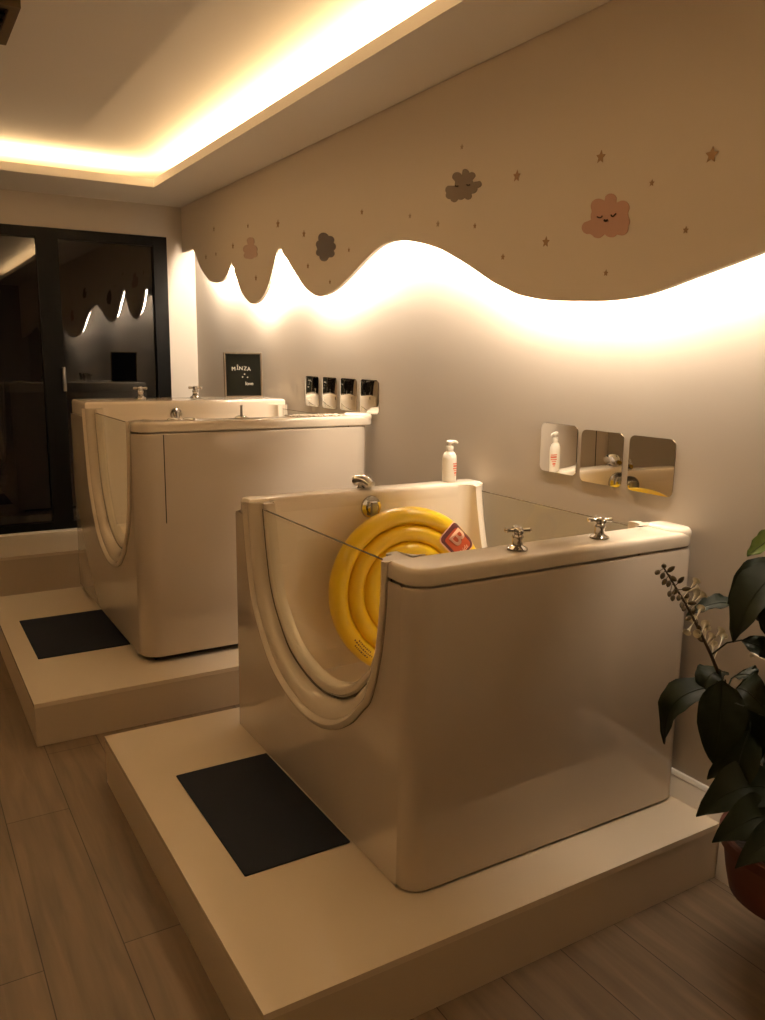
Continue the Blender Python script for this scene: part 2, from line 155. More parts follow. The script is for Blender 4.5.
# ------------------------------------------------------------------ mesh helpers
class MB:
    def __init__(s): s.v = []; s.f = []; s.m = []; s.s = []
    def add(s, vs, fs, mi=0, smooth=False):
        o = len(s.v); s.v += [tuple(x) for x in vs]
        for f in fs: s.f.append(tuple(o + i for i in f)); s.m.append(mi); s.s.append(smooth)
    def box(s, x0, x1, y0, y1, z0, z1, mi=0):
        s.add([(x, y, z) for x in (x0, x1) for y in (y0, y1) for z in (z0, z1)],
              [(0, 1, 3, 2), (4, 6, 7, 5), (0, 4, 5, 1), (2, 3, 7, 6), (0, 2, 6, 4), (1, 5, 7, 3)], mi)
    def loft(s, rings, closed=True, cap0=False, cap1=False, mi=0, smooth=True):
        n = len(rings[0]); vs = [q for r in rings for q in r]; fs = []
        for i in range(len(rings) - 1):
            for j in range(n if closed else n - 1):
                a = i * n + j; b = i * n + (j + 1) % n
                fs.append((a, b, b + n, a + n))
        s.add(vs, fs, mi, smooth)
        if cap0: s.add(rings[0], [tuple(range(n))[::-1]], mi)
        if cap1: s.add(rings[-1], [tuple(range(n))], mi)
    def slab(s, x0, x1, y0, y1, z0, z1, rc=.02, re=.008, seg=6, mi=0, rebot=None, rcb=None, rcf=None):
        """box with rounded plan corners and rounded top and bottom edges"""
        rc = min(rc, (x1 - x0) / 2 - 1e-4, (y1 - y0) / 2 - 1e-4)
        def ring(ins, z):
            out = []; kb = rc if rcb is None else rcb; kf = rc if rcf is None else rcf
            for cx, cy, a0, rr in ((x1 - kb, y1 - kb, 0, kb), (x0 + kb, y1 - kb, 90, kb), (x0 + kf, y0 + kf, 180, kf), (x1 - kf, y0 + kf, 270, kf)):
                r = max(rr - ins, -ins * .999 if rr < ins else .0005)
                if rr < ins: cx += (ins - rr) * (-1 if cx > (x0 + x1) / 2 else 1); cy += (ins - rr) * (-1 if cy > (y0 + y1) / 2 else 1); r = .0003
                for k in range(seg + 1):
                    a = math.radians(a0 + 90 * k / seg)
                    out.append((cx + r * math.cos(a), cy + r * math.sin(a), z))
            return out
        rb = re if rebot is None else rebot
        rings = []
        if rb > 0:
            for k in range(4):
                a = PI / 2 * k / 4; rings.append(ring(rb * (1 - math.sin(a)), z0 + rb * (1 - math.cos(a))))
        rings.append(ring(0, z0 + max(rb, 0)))
        for k in range(5):
            a = PI / 2 * k / 4; rings.append(ring(re * (1 - math.cos(a)), z1 - re + re * math.sin(a)))
        s.loft(rings, True, True, True, mi, True)
    def lathe(s, prof, seg=32, mat4=None, mi=0, smooth=True, cap=True):
        rings = []
        for r, z in prof:
            ring = [Vector((max(r, 1e-5) * math.cos(2 * PI * k / seg), max(r, 1e-5) * math.sin(2 * PI * k / seg), z)) for k in range(seg)]
            if mat4 is not None: ring = [mat4 @ q for q in ring]
            rings.append(ring)
        s.loft(rings, True, cap, cap, mi, smooth)
    def tube(s, pts, rad, seg=10, mi=0, cap=True):
        pts = [Vector(q) for q in pts]; rings = []
        up = None
        for i, q in enumerate(pts):
            t = (pts[min(i + 1, len(pts) - 1)] - pts[max(i - 1, 0)]).normalized()
            if up is None:
                up = Vector((0, 0, 1)) if abs(t.z) < .9 else Vector((1, 0, 0))
            a = t.cross(up).normalized(); b = a.cross(t).normalized(); up = b
            r = rad[i] if isinstance(rad, (list, tuple)) else rad
            rings.append([q + a * (r * math.cos(2 * PI * k / seg)) + b * (r * math.sin(2 * PI * k / seg)) for k in range(seg)])
        s.loft(rings, True, cap, cap, mi, True)
    def poly(s, pts, mi=0):
        tr = geometry.tessellate_polygon([[Vector(q) for q in pts]])
        s.add(pts, [tuple(t) for t in tr], mi, False)
    def build(s, name, mats, parent=None, loc=None, fix=True):
        me = bpy.data.meshes.new(name)
        me.from_pydata([tuple(v) for v in s.v], [], s.f)
        for m in (mats if isinstance(mats, (list, tuple)) else [mats]): me.materials.append(m)
        me.polygons.foreach_set('material_index', s.m); me.polygons.foreach_set('use_smooth', s.s)
        if fix:
            bm = bmesh.new(); bm.from_mesh(me); bmesh.ops.remove_doubles(bm, verts=bm.verts, dist=1e-6)
            bmesh.ops.recalc_face_normals(bm, faces=bm.faces); bm.to_mesh(me); bm.free()
        me.update()
        if hasattr(me, 'set_sharp_from_angle'): me.set_sharp_from_angle(angle=math.radians(40))
        o = bpy.data.objects.new(name, me); col.objects.link(o)
        if parent is not None:
            o.parent = parent
            if parent.get('_w'): o.matrix_parent_inverse = Matrix.Translation(parent.location).inverted()
        return o

def tag(o, label=None, cat=None, group=None, kind=None):
    for k, v in (('label', label), ('category', cat), ('group', group), ('kind', kind)):
        if v: o[k] = v
    return o
def thing(name, label, cat, loc, group=None):
    """an Empty at the thing's base; its parts are modelled in world coordinates"""
    o = bpy.data.objects.new(name, None); col.objects.link(o); o.location = loc
    o.empty_display_size = .05; o['_w'] = 1
    return tag(o, label, cat, group)
def struct(o): return tag(o, kind='structure')
def catmull(P, n):
    out = []; P = [Vector(q) for q in P]
    for i in range(len(P) - 1):
        a = P[max(i - 1, 0)]; b = P[i]; c = P[i + 1]; d = P[min(i + 2, len(P) - 1)]
        for k in range(n):
            t = k / n
            out.append(.5 * ((2 * b) + (c - a) * t + (2 * a - 5 * b + 4 * c - d) * t * t + (3 * b - a - 3 * c + d) * t ** 3))
    return out + [P[-1]]
def text_geo(s, size):
    c = bpy.data.curves.new('txt', 'FONT'); c.body = s; c.size = size; c.align_x = 'CENTER'; c.align_y = 'CENTER'
    o = bpy.data.objects.new('txt', c); col.objects.link(o)
    me = bpy.data.meshes.new_from_object(o.evaluated_get(bpy.context.evaluated_depsgraph_get()))
    v = [tuple(q.co) for q in me.vertices]; f = [tuple(q.vertices) for q in me.polygons]
    bpy.data.objects.remove(o); bpy.data.curves.remove(c); bpy.data.meshes.remove(me)
    return v, f

# ------------------------------------------------------------------ camera
cd = bpy.data.cameras.new('camera'); cam = bpy.data.objects.new('camera', cd); col.objects.link(cam)
r_, u_, d_ = Vector(CAM['r']), Vector(CAM['u']), Vector(CAM['d'])
mw = Matrix((r_, u_, -d_)).transposed().to_4x4(); mw.translation = Vector(CAM['loc']); cam.matrix_world = mw
cd.sensor_fit = 'VERTICAL'; cd.sensor_height = 36; cd.sensor_width = 36; cd.lens = CAM['f'] / 1020 * 36
cd.clip_start = .02; scene.camera = cam

# ------------------------------------------------------------------ room
X0, Y0 = -3.7, -2.4        # left wall, near wall
ZC, ZM = 2.615, 2.765       # lowered perimeter ceiling, tray ceiling
b = MB(); b.box(X0, XW + .1, Y0, FY + .1, -.08, 0); struct(b.build('floor', M['wood']))
b = MB(); b.box(XW, XW + .1, Y0, FY + .1, 0, ZM + .1); struct(b.build('wall_right', M['wall']))
b = MB(); b.box(X0 - .1, X0, Y0, FY + .1, 0, ZM + .1); struct(b.build('wall_left', M['backwall']))
b = MB(); b.box(X0, XW, Y0 - .1, Y0, 0, ZM + .1); struct(b.build('wall_near', M['backwall']))
DX0, DX1, DZ0, DZ1 = -2.45, -.17, .268, 2.393
b = MB()
b.box(X0, DX0, FY, FY + .1, 0, ZM + .1); b.box(DX1, XW, FY, FY + .1, 0, ZM + .1)
b.box(DX0, DX1, FY, FY + .1, DZ1, ZM + .1); b.box(DX0, DX1, FY, FY + .1, 0, DZ0)
struct(b.build('wall_far', M['roomwall']))
# ceiling: tray ceiling above, lowered border with an upstand lip that hides the cove lights
CX, CY, LZ = -.4267, 5.6247, 2.665
CXL = -3.25
b = MB(); b.box(X0, XW, Y0, FY, ZM, ZM + .08); ceil = struct(b.build('ceiling', M['ceiling']))
b = MB()
b.box(CX + .001, XW, Y0, FY, ZC, ZC + .02); b.box(X0, CX + .001, CY + .001, FY, ZC, ZC + .02); b.box(X0, CXL, Y0, CY, ZC, ZC + .02)
b.build('lowered_border', M['ceiling'], ceil)
b = MB()
b.box(CX, CX + .02, Y0, CY + .02, ZC - .0005, LZ); b.box(CXL - .02, CX + .02, CY, CY + .02, ZC - .0006, LZ); b.box(CXL - .02, CXL, Y0, CY, ZC - .0005, LZ)
b.build('cove_lip', M['ceiling'], ceil)
# baseboards
b = MB()
for y0, y1, zb in ((Y0, 1.419, 0), (1.419, 1.68, PZ + .0005), (2.775, 2.908, PZ + .0005), (2.91, 3.323, 0), (3.325, 3.50, PZ + .0005), (4.885, 4.98, PZ + .0005), (4.983, 5.579, 0)):
    pr = [(XW, zb), (XW - .024, zb), (XW - .015, .243), (XW - .013, .246), (XW - .015, .249), (XW - .013, .258), (XW - .009, .262), (XW, .262)]
    b.loft([[(x, y, z) for x, z in pr] for y in (y0, y1)], True, True, True, 0, False)
struct(b.build('baseboard_right', M['trimwhite']))
b = MB(); b.box(X0, DX0, FY - .014, FY, 0, .10); struct(b.build('baseboard_far', M['trimwhite']))
# ceiling vent
t = thing('ceiling_vent', 'dark square vent framed into the ceiling above the tubs', 'vent', (-1.75, 3.39, 2.66))
VX, VY = -1.512, 3.79
b = MB()
for x0, x1, y0, y1 in ((VX - .035, VX, VY - .42, VY), (VX - .42, VX - .385, VY - .42, VY), (VX - .385, VX - .035, VY - .035, VY), (VX - .385, VX - .035, VY - .42, VY - .385)):
    b.box(x0, x1, y0, y1, ZM - .03, ZM)
b.build('frame', mat('vent_brown', (.11, .07, .03, 1), .5), t)
b = MB(); b.box(VX - .39, VX - .03, VY - .39, VY - .03, ZM - .004, ZM - .0005); b.build('dark_core', M['dark'], t)
b = MB()
for k in range(5):
    y = VY - .35 + k * .065; b.box(VX - .385, VX - .035, y, y + .022, ZM - .016, ZM - .010)
b.build('louvre', M['doorframe'], t)

# dark sliding glass door in the far wall, its sill and step
b = MB(); fy0, fy1 = FY - .012, FY + .07
st = [(DX1 - .10, DX1), (-1.07, -.93), (-1.80, -1.70), (DX0, DX0 + .10)]
for x0, x1 in st: b.box(x0, x1, fy0, fy1, DZ0, DZ1)
b.box(DX0, DX1, fy0 + .001, fy1, DZ1 - .07, DZ1 - .0005); b.box(DX0, DX1, fy0 + .001, fy1, DZ0 + .0005, DZ0 + .07)
door = struct(b.build('door_1', M['doorframe']))
for x0, x1 in ((-.93, DX1 - .10), (-1.70, -1.07), (DX0 + .10, -1.80)):
    b = MB(); b.box(x0, x1, FY + .02, FY + .028, DZ0 + .07, DZ1 - .07); b.build('glass_pane', M['doorglass'], door)
b = MB(); b.slab(-.955, -.93, FY - .05, FY - .03, 1.28, 1.45, .008, .004)
for z in (1.30, 1.43): b.box(-.948, -.937, FY - .035, FY - .011, z - .006, z + .006)
tag(b.build('handle', M['handle'], door), 'grey metal pull handle')
b = MB(); b.box(DX0, DX1 + .03, FY - .03, FY, .268, .282); struct(b.build('trim_1', M['trimwhite']))

def platform(x0, x1, y0, y1, label, name='platform', PZ=PZ):
    t = thing(name, label, 'platform', ((x0 + x1) / 2, (y0 + y1) / 2, 0))
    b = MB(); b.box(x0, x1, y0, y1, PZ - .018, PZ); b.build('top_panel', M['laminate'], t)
    b = MB(); b.box(x0 + .002, x1, y0 + .002, y1 - .002, 0, PZ - .0195); b.build('base', M['laminate_shaded'], t)
    return t
platform(-1.4524, XW - .008, 1.42, 2.9087, 'low cream platform with one navy mat, under the nearer tub holding the yellow ring')
platform(-1.6312, XW - .008, 3.324, 4.9816, 'low cream platform farther back, under the larger tub beside the dark door')
platform(DX0, XW - .008, 5.58, FY - .002, 'narrow cream step below the dark glass door at the far wall', 'door_step', .268)

def foot_mat(x0, x1, y0, y1, label):
    b = MB(); b.slab(x0, x1, y0, y1, PZ, PZ + .005, .004, .002, 3)
    tag(b.build('floor_mat', M['mat']), label, 'mat', 'navy foot mats beside the tubs')
foot_mat(-1.314, -.994, 1.880, 2.494, 'navy rectangular mat lying on the nearer platform beside the tub with the yellow ring')
foot_mat(-1.540, -1.127, 3.835, 4.455, 'navy rectangular mat lying on the farther platform beside the larger tub')

# ------------------------------------------------------------------ mural panel, stickers, LED
wave = [Vector((y, z, 0)) for y, z in WAVE]
near_ext = [(1.20, 1.885, 0), (1.0, 1.93, 0), (.8, 1.915, 0), (.55, 1.84, 0), (.25, 1.76, 0), (-.1, 1.75, 0), (-.5, 1.84, 0), (-.9, 1.93, 0), (-1.4, 1.85, 0), (Y0, 1.78, 0)]
allw = wave + [Vector(q) for q in near_ext]
# smooth between the cusps (the sharp crests at y ~ 5.23 and the first corner stay sharp)
cus = [0, 2, 7, len(allw) - 1]
curve = []
for a, c in zip(cus[:-1], cus[1:]):
    seg = catmull(allw[a:c + 1], 6); curve += seg if not curve else seg[1:]
curve = [Vector((FY - .001, WAVE[0][1], 0))] + curve
MX, TH = -.05, .02
pts = [(q.x, q.y) for q in curve]
pts = [(max(y, Y0 + .001), z) for y, z in pts]
outl = pts + [(Y0 + .001, ZC - .001), (FY - .001, ZC - .001)]
b = MB()
b.poly([(MX, y, z) for y, z in outl]); b.poly([(MX + TH, y, z) for y, z in outl])
n = len(outl); b.add([(MX, y, z) for y, z in outl] + [(MX + TH, y, z) for y, z in outl], [(i, (i + 1) % n, n + (i + 1) % n, n + i) for i in range(n)])
tag(b.build('wavy_wall_panel', M['mural']), 'tan mural panel with a wavy lit lower edge along the right-hand wall', 'wall panel')
# LED tape behind the panel, a little above its edge
led = []
for i, (y, z) in enumerate(pts):
    a = Vector(pts[max(i - 1, 0)]); c = Vector(pts[min(i + 1, len(pts) - 1)]); t = (c - a).normalized()
    nrm = Vector((-t.y, t.x)); nrm = nrm if nrm.y > 0 else -nrm
    if i == 0: continue
    led.append(Vector((MX + TH + .012, y + nrm.x * .028, z + nrm.y * .028)))
led = [q for i, q in enumerate(led) if 1.0 < q.y < FY - .01]
b = MB(); b.tube(led, .0045, 6)
tag(b.build('edge_mounted_led_strip', M['led']), 'warm white LED strip glowing behind the wavy edge of the mural panel', 'light strip', None, 'thing')

def flat(name, outline, m, parent=None, dx=0., th=.0012):
    b = MB(); x1 = MX - .0003 - dx; x0 = x1 - th; n = len(outline)
    cy = sum(q[0] for q in outline) / n; cz = sum(q[1] for q in outline) / n
    for x, rev in ((x0, 1), (x1, 0)):
        b.add([(x, y, z) for y, z in outline] + [(x, cy, cz)], [(i, (i + 1) % n, n) for i in range(n)])
    b.add([(x0, y, z) for y, z in outline] + [(x1, y, z) for y, z in outline], [(i, (i + 1) % n, n + (i + 1) % n, n + i) for i in range(n)])
    return b.build(name, m, parent)
def face(parent, d):
    for k, q in d.items():
        b = MB(); P = catmull([(MX - .0022, y, z) for y, z in q], 4); b.tube(P, .0022 if k != 'mouth' else .0032, 6)
        b.build('mouth' if k == 'mouth' else 'eye', M['ink'], parent)
c = flat('cloud_wall_art', CLOUDS['pink'], M['pink']); face(c, FACE)
tag(c, 'large pink cloud sticker with a sleeping face on the mural', 'sticker', 'cloud stickers on the mural', 'thing')
c = flat('cloud_wall_art', CLOUDS['grey'], M['greysticker']); face(c, FACEG)
tag(c, 'grey brown cloud sticker with closed eyes above the long wave crest', 'sticker', 'cloud stickers on the mural', 'thing')
c = flat('cloud_wall_art', CLOUDS['dark'], M['darksticker'])
tag(c, 'darkest charcoal scalloped cloud sticker toward the far end of the mural', 'sticker', 'cloud stickers on the mural', 'thing')
c = flat('cloud_wall_art', CLOUDS['rose'], M['rose'])
tag(c, 'small rose pink cloud sticker, farthest of the clouds on the mural', 'sticker', 'cloud stickers on the mural', 'thing')
for i, (y, z, R, lab) in enumerate(STARS):
    o = [(y - R * (1 if k % 2 == 0 else .48) * math.sin(2 * PI * k / 10 + .1), z + R * (1 if k % 2 == 0 else .48) * math.cos(2 * PI * k / 10 + .1)) for k in range(10)]
    m = M['starfaint'] if 'faint' in lab else M['starred'] if 'reddish' in lab else M['star']
    tag(flat('star_wall_art', o, m), lab, 'sticker', 'star stickers scattered on the mural', 'thing')

# ------------------------------------------------------------------ mirrors on the wall
def mirror(q, label, group, nrm=None):
    y0, y1, z0, z1 = q; rc = .022; n = 8
    b = MB(); o = []
    for cy, cz, a0 in ((y1 - rc, z1 - rc, 0), (y0 + rc, z1 - rc, 90), (y0 + rc, z0 + rc, 180), (y1 - rc, z0 + rc, 270)):
        for k in range(n + 1):
            a = math.radians(a0 + 90 * k / n); o.append((cy + rc * math.cos(a), cz + rc * math.sin(a)))
    def ring(x, ins):
        cy, cz = (y0 + y1) / 2, (z0 + z1) / 2; fy = 1 - 2 * ins / (y1 - y0); fz = 1 - 2 * ins / (z1 - z0)
        return [(x, cy + (y - cy) * fy, cz + (z - cz) * fz) for y, z in o]
    b.loft([ring(XW - .0004, 0), ring(XW - .0034, 0), ring(XW - .004, .0008)], True, True, True, 0, False)
    mm = M['mirror']
    if nrm:      # the thin acrylic tile is a little bowed, so it reflects off-square
        mm = M['mirror'].copy(); nt = mm.node_tree; cx = nt.nodes.new('ShaderNodeCombineXYZ')
        phi, bow, nz = nrm
        tc = nt.nodes.new('ShaderNodeTexCoord'); sp = nt.nodes.new('ShaderNodeSeparateXYZ'); nt.links.new(tc.outputs['Object'], sp.inputs[0])
        ma = nt.nodes.new('ShaderNodeMath'); ma.operation = 'MULTIPLY_ADD'; ma.inputs[1].default_value = bow; ma.inputs[2].default_value = phi - bow * (y0 + y1) / 2
        nt.links.new(sp.outputs['Y'], ma.inputs[0])
        cs = nt.nodes.new('ShaderNodeMath'); cs.operation = 'COSINE'; sn = nt.nodes.new('ShaderNodeMath'); sn.operation = 'SINE'; ng = nt.nodes.new('ShaderNodeMath'); ng.operation = 'MULTIPLY'; ng.inputs[1].default_value = -1
        nt.links.new(ma.outputs[0], cs.inputs[0]); nt.links.new(ma.outputs[0], sn.inputs[0]); nt.links.new(cs.outputs[0], ng.inputs[0])
        nt.links.new(ng.outputs[0], cx.inputs[0]); nt.links.new(sn.outputs[0], cx.inputs[1]); cx.inputs[2].default_value = nz
        vn = nt.nodes.new('ShaderNodeVectorMath'); vn.operation = 'NORMALIZE'; nt.links.new(cx.outputs[0], vn.inputs[0])
        nt.links.new(vn.outputs[0], nt.nodes['Principled BSDF'].inputs['Normal'])
    ob = b.build('wall_mirror', [mm]); tag(ob, label, 'mirror', group)
for q, nn, l in zip(MIR, ((.20, .7, -.052), (.082, 0, -.025), (.106, 0, -.012)), ('rounded square mirror above the nearer tub, closest of three to the pump bottle',
                      'rounded square mirror above the nearer tub, middle of the row of three',
                      'rounded square mirror above the nearer tub, farthest from the pump bottle')):
    mirror(q, l, 'three square mirrors above the nearer tub', nn)
for q, l in zip(FARMIR, ('dark-looking square mirror by the larger tub, closest of four to the letter board',
                         'square mirror by the larger tub, second of four counted from the letter board',
                         'square mirror by the larger tub, third of four counted from the letter board',
                         'square mirror by the larger tub, last of four, farthest from the letter board')):
    mirror(q, l, 'four square mirrors above the larger tub')

# ------------------------------------------------------------------ walk-in tubs
UN = [(2.671, 1.056), (2.668, 1.005), (2.641, .845), (2.609, .73), (2.549, .631), (2.44, .523), (2.296, .464), (2.155, .447), (2.014, .473), (1.898, .536), (1.825, .604), (1.777, .661), (1.730, .800), (1.708, .950), (1.705, 1.056)]
UN = [((y - 1.705) / .966, (z - .447) / .609) for y, z in UN]
PROF = [(0, 0), (-.001, -.006), (.003, -.012), (.010, -.014), (.016, -.009), (.019, .001), (.023, .000), (.034, .004), (.046, .018), (.053, .034), (.056, .046), (.062, .047), (.066, .040), (.074, .039), (.080, .043), (.084, .052), (.086, .064), (.087, .078)]
GP = 10      # index of the groove in the profile
def u_curve(y0, y1, zb, zt):
    return [Vector((y0 + s * (y1 - y0), zb + t * (zt - zb))) for s, t in [(q.x, q.y) for q in catmull([(a, c, 0) for a, c in UN], 5)]]
def u_offset(U, off, zt, zb):
    out = []
    for i, q in enumerate(U):
        if i in (0, len(U) - 1):
            nrm = Vector((-1, 0)) if i == 0 else Vector((1, 0))
        else:
            t = (U[i + 1] - U[i - 1]).normalized(); nrm = Vector((t.y, -t.x))
        low = 1 - (q.y - zb) / (zt - zb); k = 1 + .42 * max(low, 0) ** 1.5
        w = q + nrm * off * k
        out.append(Vector((w.x, min(w.y, zt))))
    return out
def clip_u(U, z):
    """the part of the curve below z, with exact end points at z"""
    ins = [i for i, q in enumerate(U) if q.y < z - 1e-6]; a, c = ins[0], ins[-1]
    def cut(p, q): f = (z - q.y) / (p.y - q.y); return q + (p - q) * f
    return [cut(U[a - 1], U[a])] + U[a:c + 1] + [cut(U[c + 1], U[c])]
def arc(cx, cy, r, a0, a1, n=8):
    return [(cx + r * math.cos(math.radians(a0 + (a1 - a0) * k / n)), cy + r * math.sin(math.radians(a0 + (a1 - a0) * k / n)), math.cos(math.radians(a0 + (a1 - a0) * k / n)), math.sin(math.radians(a0 + (a1 - a0) * k / n))) for k in range(n + 1)]

def tub(label, xl, xr, yf, yb, ybr, zs, zt, uy0, uy1, uzb, dyf, dyb, zf, r, toe, rim_over=0., lift=0., back_up=0.):
    t = thing('walk_in_tub', label, 'bathtub', ((xl + xr) / 2, (yf + yb) / 2, PZ))
    zb = PZ + .002 + lift
    U = u_curve(uy0, uy1, uzb, zt)
    rk = .018
    # outer panels: two cut-out side panels with wrapped back, plus the front panel round its corners
    b = MB()
    Uc = clip_u(U, zs)
    for x in (xl, xr):
        poly = [(x, yb - rk, zs), (x, yb - rk, zb), (x, yf + r, zb), (x, yf + r, zs)] + [(x, q.x, q.y) for q in reversed(Uc)]
        b.poly(poly)
    back = arc(xr - rk, yb - rk, rk, 0, 90) + arc(xl + rk, yb - rk, rk, 90, 180)
    lev = [(zb, 0), (zs - .01, 0), (zs - .003, .003), (zs, .01)]
    b.loft([[(x - nx * i, y - ny * i, z) for x, y, nx, ny in back] for z, i in lev], False)
    b.build('side_panel', M['acrylic_shaded'], t)
    b = MB(); front = arc(xl + r, yf + r, r, 180, 270) + arc(xr - r, yf + r, r, 270, 360)
    lev = [(zb + toe, .004), (zb + toe + .006, 0), (zs - .01, 0), (zs - .003, .003), (zs, .01)]
    b.loft([[(x - nx * i, y - ny * i, z) for x, y, nx, ny in front] for z, i in lev], False)
    b.build('front_panel', M['acrylic_shaded'], t)
    b = MB(); b.box(xl + .06, xr - .06, yf + .06, yb - .06, PZ, zb + .02); b.build('underframe', M['dark'], t)
    # shell: decks, U mouldings, basin
    b = MB()
    b.slab(xl + .001, xr + rim_over, yf + .001, dyf + .003, zs + .004, zt - .008, max(r, .035), .014, 8, rebot=.006, rcb=.004)
    b.slab(xl + .001, xr, dyb - .003, ybr, zs + .004, zt + back_up, .035, .016, 8, rebot=.0004, rcf=.004)
    xi = .078
    for sx, x in ((1, xl), (-1, xr)):
        rings = [[(x + sx * d, q.x, q.y) for q in u_offset(U, o, zt - (.0085 if j > 1 else .012), uzb)] for j, (o, d) in enumerate(PROF)]
        b.loft(rings, False)
        for e, ydk in ((0, dyb + .02), (-1, dyf - .02)):
            cap = [rg[e] for rg in rings] + [(x + sx * xi, ydk, zt - .0085), (x + sx * .004, ydk, zt - .0085)]
            b.poly(cap)
        # inner side wall of the basin round the cut-out
        Ui = [(q[1], q[2]) for q in rings[-1]]; xx = x + sx * xi; rc = .045
        zz = zt - .006
        b.poly([(xx, dyb - rc, zz), (xx, dyb - rc, zf), (xx, dyf + rc, zf), (xx, dyf + rc, zz)] + [(xx, y, z) for y, z in reversed(Ui)])
        # raised ends of the front deck
        x0, x1 = sorted((x + sx * .003, x + sx * (.045 if sx > 0 else .09)))
        if sx > 0: x0 += .010
        else: x1 += rim_over + .001
        if sx < 0: b.slab(x0, x1, yf + .003, dyf + .006, zs + .02, zt + .004, max(r - .002, .033), .018, 8, rcb=.03)
    rc = .045; xa, xb = xl + xi, xr - xi
    loop = arc(xb - rc, dyb - .003 - rc, rc, 0, 90) + arc(xa + rc, dyb - .003 - rc, rc, 90, 180)
    loop2 = arc(xa + rc, dyf + rc, rc, 180, 270) + arc(xb - rc, dyf + rc, rc, 270, 360)
    for lp in (loop, loop2):
        b.loft([[(x, y, z) for x, y, _, _ in lp] for z in (zf, zs + .0042)], False)
    for sy, yy in ((1, dyb - .003), (-1, dyf)):      # rounded vertical corners up to the rim
        for sx, xx in ((1, xb), (-1, xa)):
            A = [(xx - sx * rc + sx * rc * math.cos(PI / 2 * k / 8), yy - sy * rc + sy * rc * math.sin(PI / 2 * k / 8)) for k in range(9)]
            b.loft([[(x, y, z) for x, y in A] for z in (zs + .004, zt - .006)], False)
            b.add([(x, y, zt - .006) for x, y in A] + [(xx, yy + sy * .01, zt - .006)], [(k, k + 1, 9) for k in range(8)])
    b.box(xa, xb, dyf, dyb, zf - .02, zf)
    b.build('shell', M['acrylic'], t)
    # glass panes, gaskets, seams
    for sx, x in ((1, xl), (-1, xr)):
        G = u_offset(U, PROF[GP][0] + .003, zt - .012, uzb); ztop = zt - .03
        Gc = clip_u(G, ztop)
        xg0, xg1 = sorted((x + sx * .040, x + sx * .047))
        b = MB(); n = len(Gc)
        for xx in (xg0, xg1): b.poly([(xx, q.x, q.y) for q in Gc])
        b.add([(xx, q.x, q.y) for xx in (xg0, xg1) for q in Gc], [(i, i + 1, n + i + 1, n + i) for i in range(n - 1)], 1)
        b.build('glass_pane', [M['glass'], M['glassedge']], t)
        b = MB(); q0, q1 = Gc[0], Gc[-1]; b.box(xg0 - .0004, xg1 + .0004, q1.x, q0.x, ztop - .0002, ztop + .0012)
        tag(b.build('glass_rim', M['glassedge'], t), 'dark polished top edge of the glass pane')
        b = MB(); b.tube([(x + sx * .0455, q.x, q.y) for q in u_offset(U, PROF[GP][0] + .002, zt - .03, uzb)], .0035, 6); b.build('gasket', M['gasket'], t)
        b = MB(); b.tube([(x + sx * .001, q.x, q.y) for q in u_offset(U, -.0012, zs - .002, uzb)], .0016, 6); b.build('seam', M['gasket'], t)
    return t

def faucet(parent, x, y, z, s=1.):
    b = MB(); T = Matrix.Translation((x, y, z)) @ Matrix.Scale(s, 4)
    b.lathe([(.026, 0), (.028, .003), (.027, .007), (.02, .011), (.015, .014), (.0135, .03), (.016, .035), (.0145, .042), (.010, .046)], 24, T)
    f = b.build('faucet', M['chrome'], parent)
    b = MB(); b.lathe([(.008, .044), (.013, .048), (.014, .056), (.011, .062), (.004, .065)], 20, T)
    for k in range(4):
        a = PI / 4 + k * PI / 2 + .35; c, sn = math.cos(a), math.sin(a)
        b.tube([T @ Vector((c * rr, sn * rr, .055)) for rr in (.008, .016, .026, .031, .036)], [.006 * s, .0055 * s, .0065 * s, .0075 * s, .0045 * s], 10)
    h = b.build('cross_handle', M['chrome'], f)
def drain_disc(parent, x, y, z, r, name='overflow_cover'):
    T = Matrix.Translation((x, y, z)) @ Matrix.Rotation(PI / 2, 4, 'X')
    b = MB(); b.lathe([(r, 0), (r, .006), (r * .93, .011), (r * .6, .013), (r * .55, .024), (r * .4, .027), (.001, .0275)], 28, T)
    o = b.build(name, M['chrome'], parent)
    b = MB(); b.slab(x - r * .32, x + r * .32, y - .036, y - .024, z - r * .85, z + r * .55, .006, .003)
    b.build('lever', M['handle'], o)

t1 = tub('white walk-in baby tub on the nearer platform with a yellow swim ring inside', -.988, .029, 1.584, 2.778, 2.74, 1.000, 1.056, 1.705, 2.671, .447, 1.722, 2.645, .385, .058, .004)
faucet(t1, -.619, 1.650, 1.0475); faucet(t1, -.317, 1.652, 1.0475)
drain_disc(t1, -.498, 2.645, .993, .043)
b = MB(); b.lathe([(.018, 0), (.019, .004), (.013, .010), (.014, .026), (.015, .036), (.001, .037)], 20, Matrix.Translation((-.505, 2.70, 1.0555)))
b.tube([(-.515, 2.728, 1.083), (-.508, 2.70, 1.088), (-.500, 2.668, 1.086), (-.494, 2.648, 1.072)], [.020, .023, .023, .020], 18)
b.build('spout', M['chrome'], t1)

